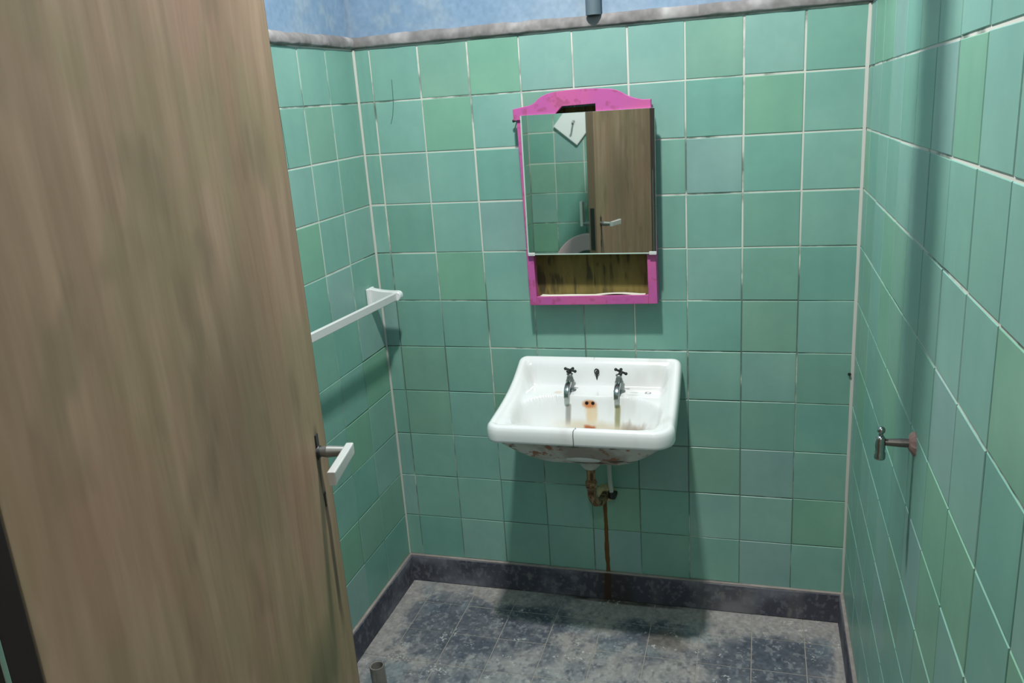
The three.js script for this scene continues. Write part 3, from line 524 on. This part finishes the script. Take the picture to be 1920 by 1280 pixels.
// ------------------------------------------------------------------ pipes, nails
{
  const p = thing('floor_pipe', 'short cut-off grey pipe standing open on the floor by the left wall', 'pipe', [0.137, 0, 0.572]);
  const pipe = lathe([[0.0165, 0.03], [0.0165, 0.086], [0.0185, 0.088], [0.0212, 0.087], [0.0212, 0.004], [0.0212, 0]], 32); pipe.rotateZ(0.03);
  part('tube', metricUV(pipe), std('#9d968f', 0.8, 0, { map: paleGrit }), p);
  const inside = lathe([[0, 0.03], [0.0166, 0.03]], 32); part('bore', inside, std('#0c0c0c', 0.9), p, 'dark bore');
  const m = lathe([[0.034, 0], [0.030, 0.004], [0.022, 0.009], [0.020, 0.009]], 28); part('mortar_foot', metricUV(m), mortarMat, p);
}
{
  const p = thing('wall_pipe', 'dark grey vertical pipe on the blue wall above the mirror cabinet', 'pipe', [0.724, TOP + 0.036, -0.003]);
  part('tube', cyl([0, -0.004, 0.014], [0, H - TOP - 0.037, 0.014], 0.0205, 0.0205, 28), std('#5f6f76', 0.6, 0.2), p);
  part('clamp', mergeGeometries([cyl([0, 0.5, 0.014], [0, 0.52, 0.014], 0.0235, 0.0235, 28), rbx(-0.04, 0.04, 0.5, 0.52, -0.006, -0.002, 0.001)]), darkMetal, p);
}
{
  const p = thing('shadow_pipe', 'unseen thick grey pipe added beside the lamp to shade the right wall', 'pipe', [1.03, 0, 0.915]);  // added out of view to cast the vertical shadow band
  part('tube', cyl([0, 2.19, 0.005], [0, H - 0.001, -0.03], 0.055, 0.055, 40), std('#8b9090', 0.6), p);
  part('end_cap', cyl([0, 2.17, 0.006], [0, 2.23, 0.003], 0.060, 0.060, 40), std('#7b8080', 0.6), p);
}
function nail(label, pos, dir, len) { const o = thing('nail', label, 'nail', pos); const d = V(...dir), e = d.clone().multiplyScalar(len), f = d.clone().multiplyScalar(len + 0.0018); part('shank', cyl([0, 0, 0], e.toArray(), 0.0018, 0.0018, 10), darkMetal, o); part('head', cyl(e.toArray(), f.toArray(), 0.0042, 0.0042, 14), darkMetal, o); }
nail('small dark nail in the tiles at the left edge of the pink cabinet', [0.489, 1.54, 0], [-0.25, 0.1, 0.96], 0.018);
nail('tiny dark nail head in the corner joint between washbasin wall and tap wall', [1.411, 0.802, 0.001], [-0.6, 0, 0.8], 0.006);

// ------------------------------------------------------------------ seen in the mirror: hook plate, toilet
{
  const o = thing('hook_plate', 'white diamond-set ceramic plate with a small hook, seen in the mirror', 'wall hook', [0.245, 1.505, D]); o.rotation.y = Math.PI;
  const g = rbx(-0.0765, 0.0765, -0.0765, 0.0765, 0, 0.012, 0.004, 3); g.rotateZ(0.69); part('plate', g, ceramicMat, o);
  part('hook', tube([[0, 0.012, 0.010], [0, 0.012, 0.03], [0, 0.0, 0.04], [0, -0.004, 0.048], [0, 0.004, 0.054]], 0.0045, 24, 10), dullMetal, o);
}
{
  const o = thing('toilet', 'white toilet with raised pink seat behind the open door', 'toilet', [0.30, 0, D]);
  const ring = (a, b, y, zc, n = 48, back = 0.8) => Array.from({ length: n }, (_, i) => { const t = i / n * Math.PI * 2, s = Math.sin(t), c = Math.cos(t); return [a * c, y, zc - (s > 0 ? b * s : b * back * s)]; });
  const skin = (rings, close) => { const n = rings[0].length, P = [], I = []; for (const r of rings) for (const p of r) P.push(...p); for (let j = 0; j < rings.length - 1; j++) for (let i = 0; i < n; i++) { const a = j * n + i, b = j * n + (i + 1) % n; I.push(a, b, a + n, b, b + n, a + n); } if (close) { const c = P.length / 3, l = rings[rings.length - 1]; P.push(0, l[0][1], l.reduce((q, p) => q + p[2], 0) / n); for (let i = 0; i < n; i++) I.push((rings.length - 1) * n + i, (rings.length - 1) * n + (i + 1) % n, c); } const g = new THREE.BufferGeometry(); g.setAttribute('position', new THREE.Float32BufferAttribute(P, 3)); g.setIndex(I); g.computeVertexNormals(); return g; };
  part('bowl', skin([ring(0.10, 0.17, 0, -0.2), ring(0.10, 0.17, 0.02, -0.2), ring(0.085, 0.15, 0.10, -0.2), ring(0.10, 0.17, 0.2, -0.21), ring(0.15, 0.21, 0.3, -0.225), ring(0.172, 0.232, 0.36, -0.235), ring(0.175, 0.236, 0.392, -0.235), ring(0.170, 0.230, 0.40, -0.235), ring(0.135, 0.185, 0.40, -0.24), ring(0.125, 0.17, 0.385, -0.24), ring(0.11, 0.14, 0.30, -0.24), ring(0.06, 0.07, 0.20, -0.23), ring(0.03, 0.03, 0.18, -0.22)], true), ceramicMat, o);
  // raised seat ring leaning back
  const sh = new THREE.Shape(); sh.absellipse(0, 0.255, 0.195, 0.25, 0, Math.PI * 2); const ho = new THREE.Path(); ho.absellipse(0, 0.25, 0.122, 0.182, 0, Math.PI * 2, true); sh.holes.push(ho);
  const sg = new THREE.ExtrudeGeometry(sh, { depth: 0.016, bevelEnabled: true, bevelSize: 0.006, bevelThickness: 0.005, bevelSegments: 3, curveSegments: 36 }); sg.rotateX(0.06); sg.translate(0.0, 0.452, -0.085);
  part('seat', sg, seatMat, o, 'raised pink seat');
  part('seat_hinge', rbx(-0.085, -0.055, 0.398, 0.478, -0.085, -0.060, 0.003), whitePaint, o); part('seat_hinge', rbx(0.055, 0.085, 0.398, 0.478, -0.085, -0.060, 0.003), whitePaint, o);
  part('flush_pipe', tube([[0, 0.36, -0.06], [0, 0.40, -0.025], [0, 0.5, -0.02], [0, 0.7, -0.018]], 0.014, 24, 14), whitePaint, o);
}

// ------------------------------------------------------------------ the room's lamp: a small round fitting on the ceiling, open downwards; reused for an added corridor fill lamp
RectAreaLightUniformsLib.init();
function ceilingLamp(label, at, power) {
  const o = thing('ceiling_lamp', label, 'lamp', at.toArray());
  part('housing', lathe([[0, H - at.y - 0.0005], [0.045, H - at.y - 0.0005], [0.045, 0.06], [0.066, 0.05], [0.070, 0.012], [0.070, 0.004], [0.064, 0.002], [0.060, 0.010]], 40), whitePaint, o);
  const glow = new THREE.MeshStandardMaterial({ color: '#ffffff', emissive: LAMP_COLOR, emissiveIntensity: 8, roughness: 0.4 });
  part('diffuser', lathe([[0, 0.004], [0.060, 0.006], [0.060, 0.012], [0, 0.012]], 40), glow, o).castShadow = false;
  const l = new THREE.RectAreaLight(LAMP_COLOR, power, LAMP_R * 2, LAMP_R * 2); l.position.set(0, -0.004, 0); l.rotation.x = -Math.PI / 2; o.add(l);
}
ceilingLamp('small round glowing lamp on the washroom ceiling beside the added grey pipe', LAMP, LAMP_POWER);
ceilingLamp('unseen fill lamp added on the corridor ceiling outside the doorway', FILL_LAMP, FILL_POWER);
renderer.render(scene, camera);
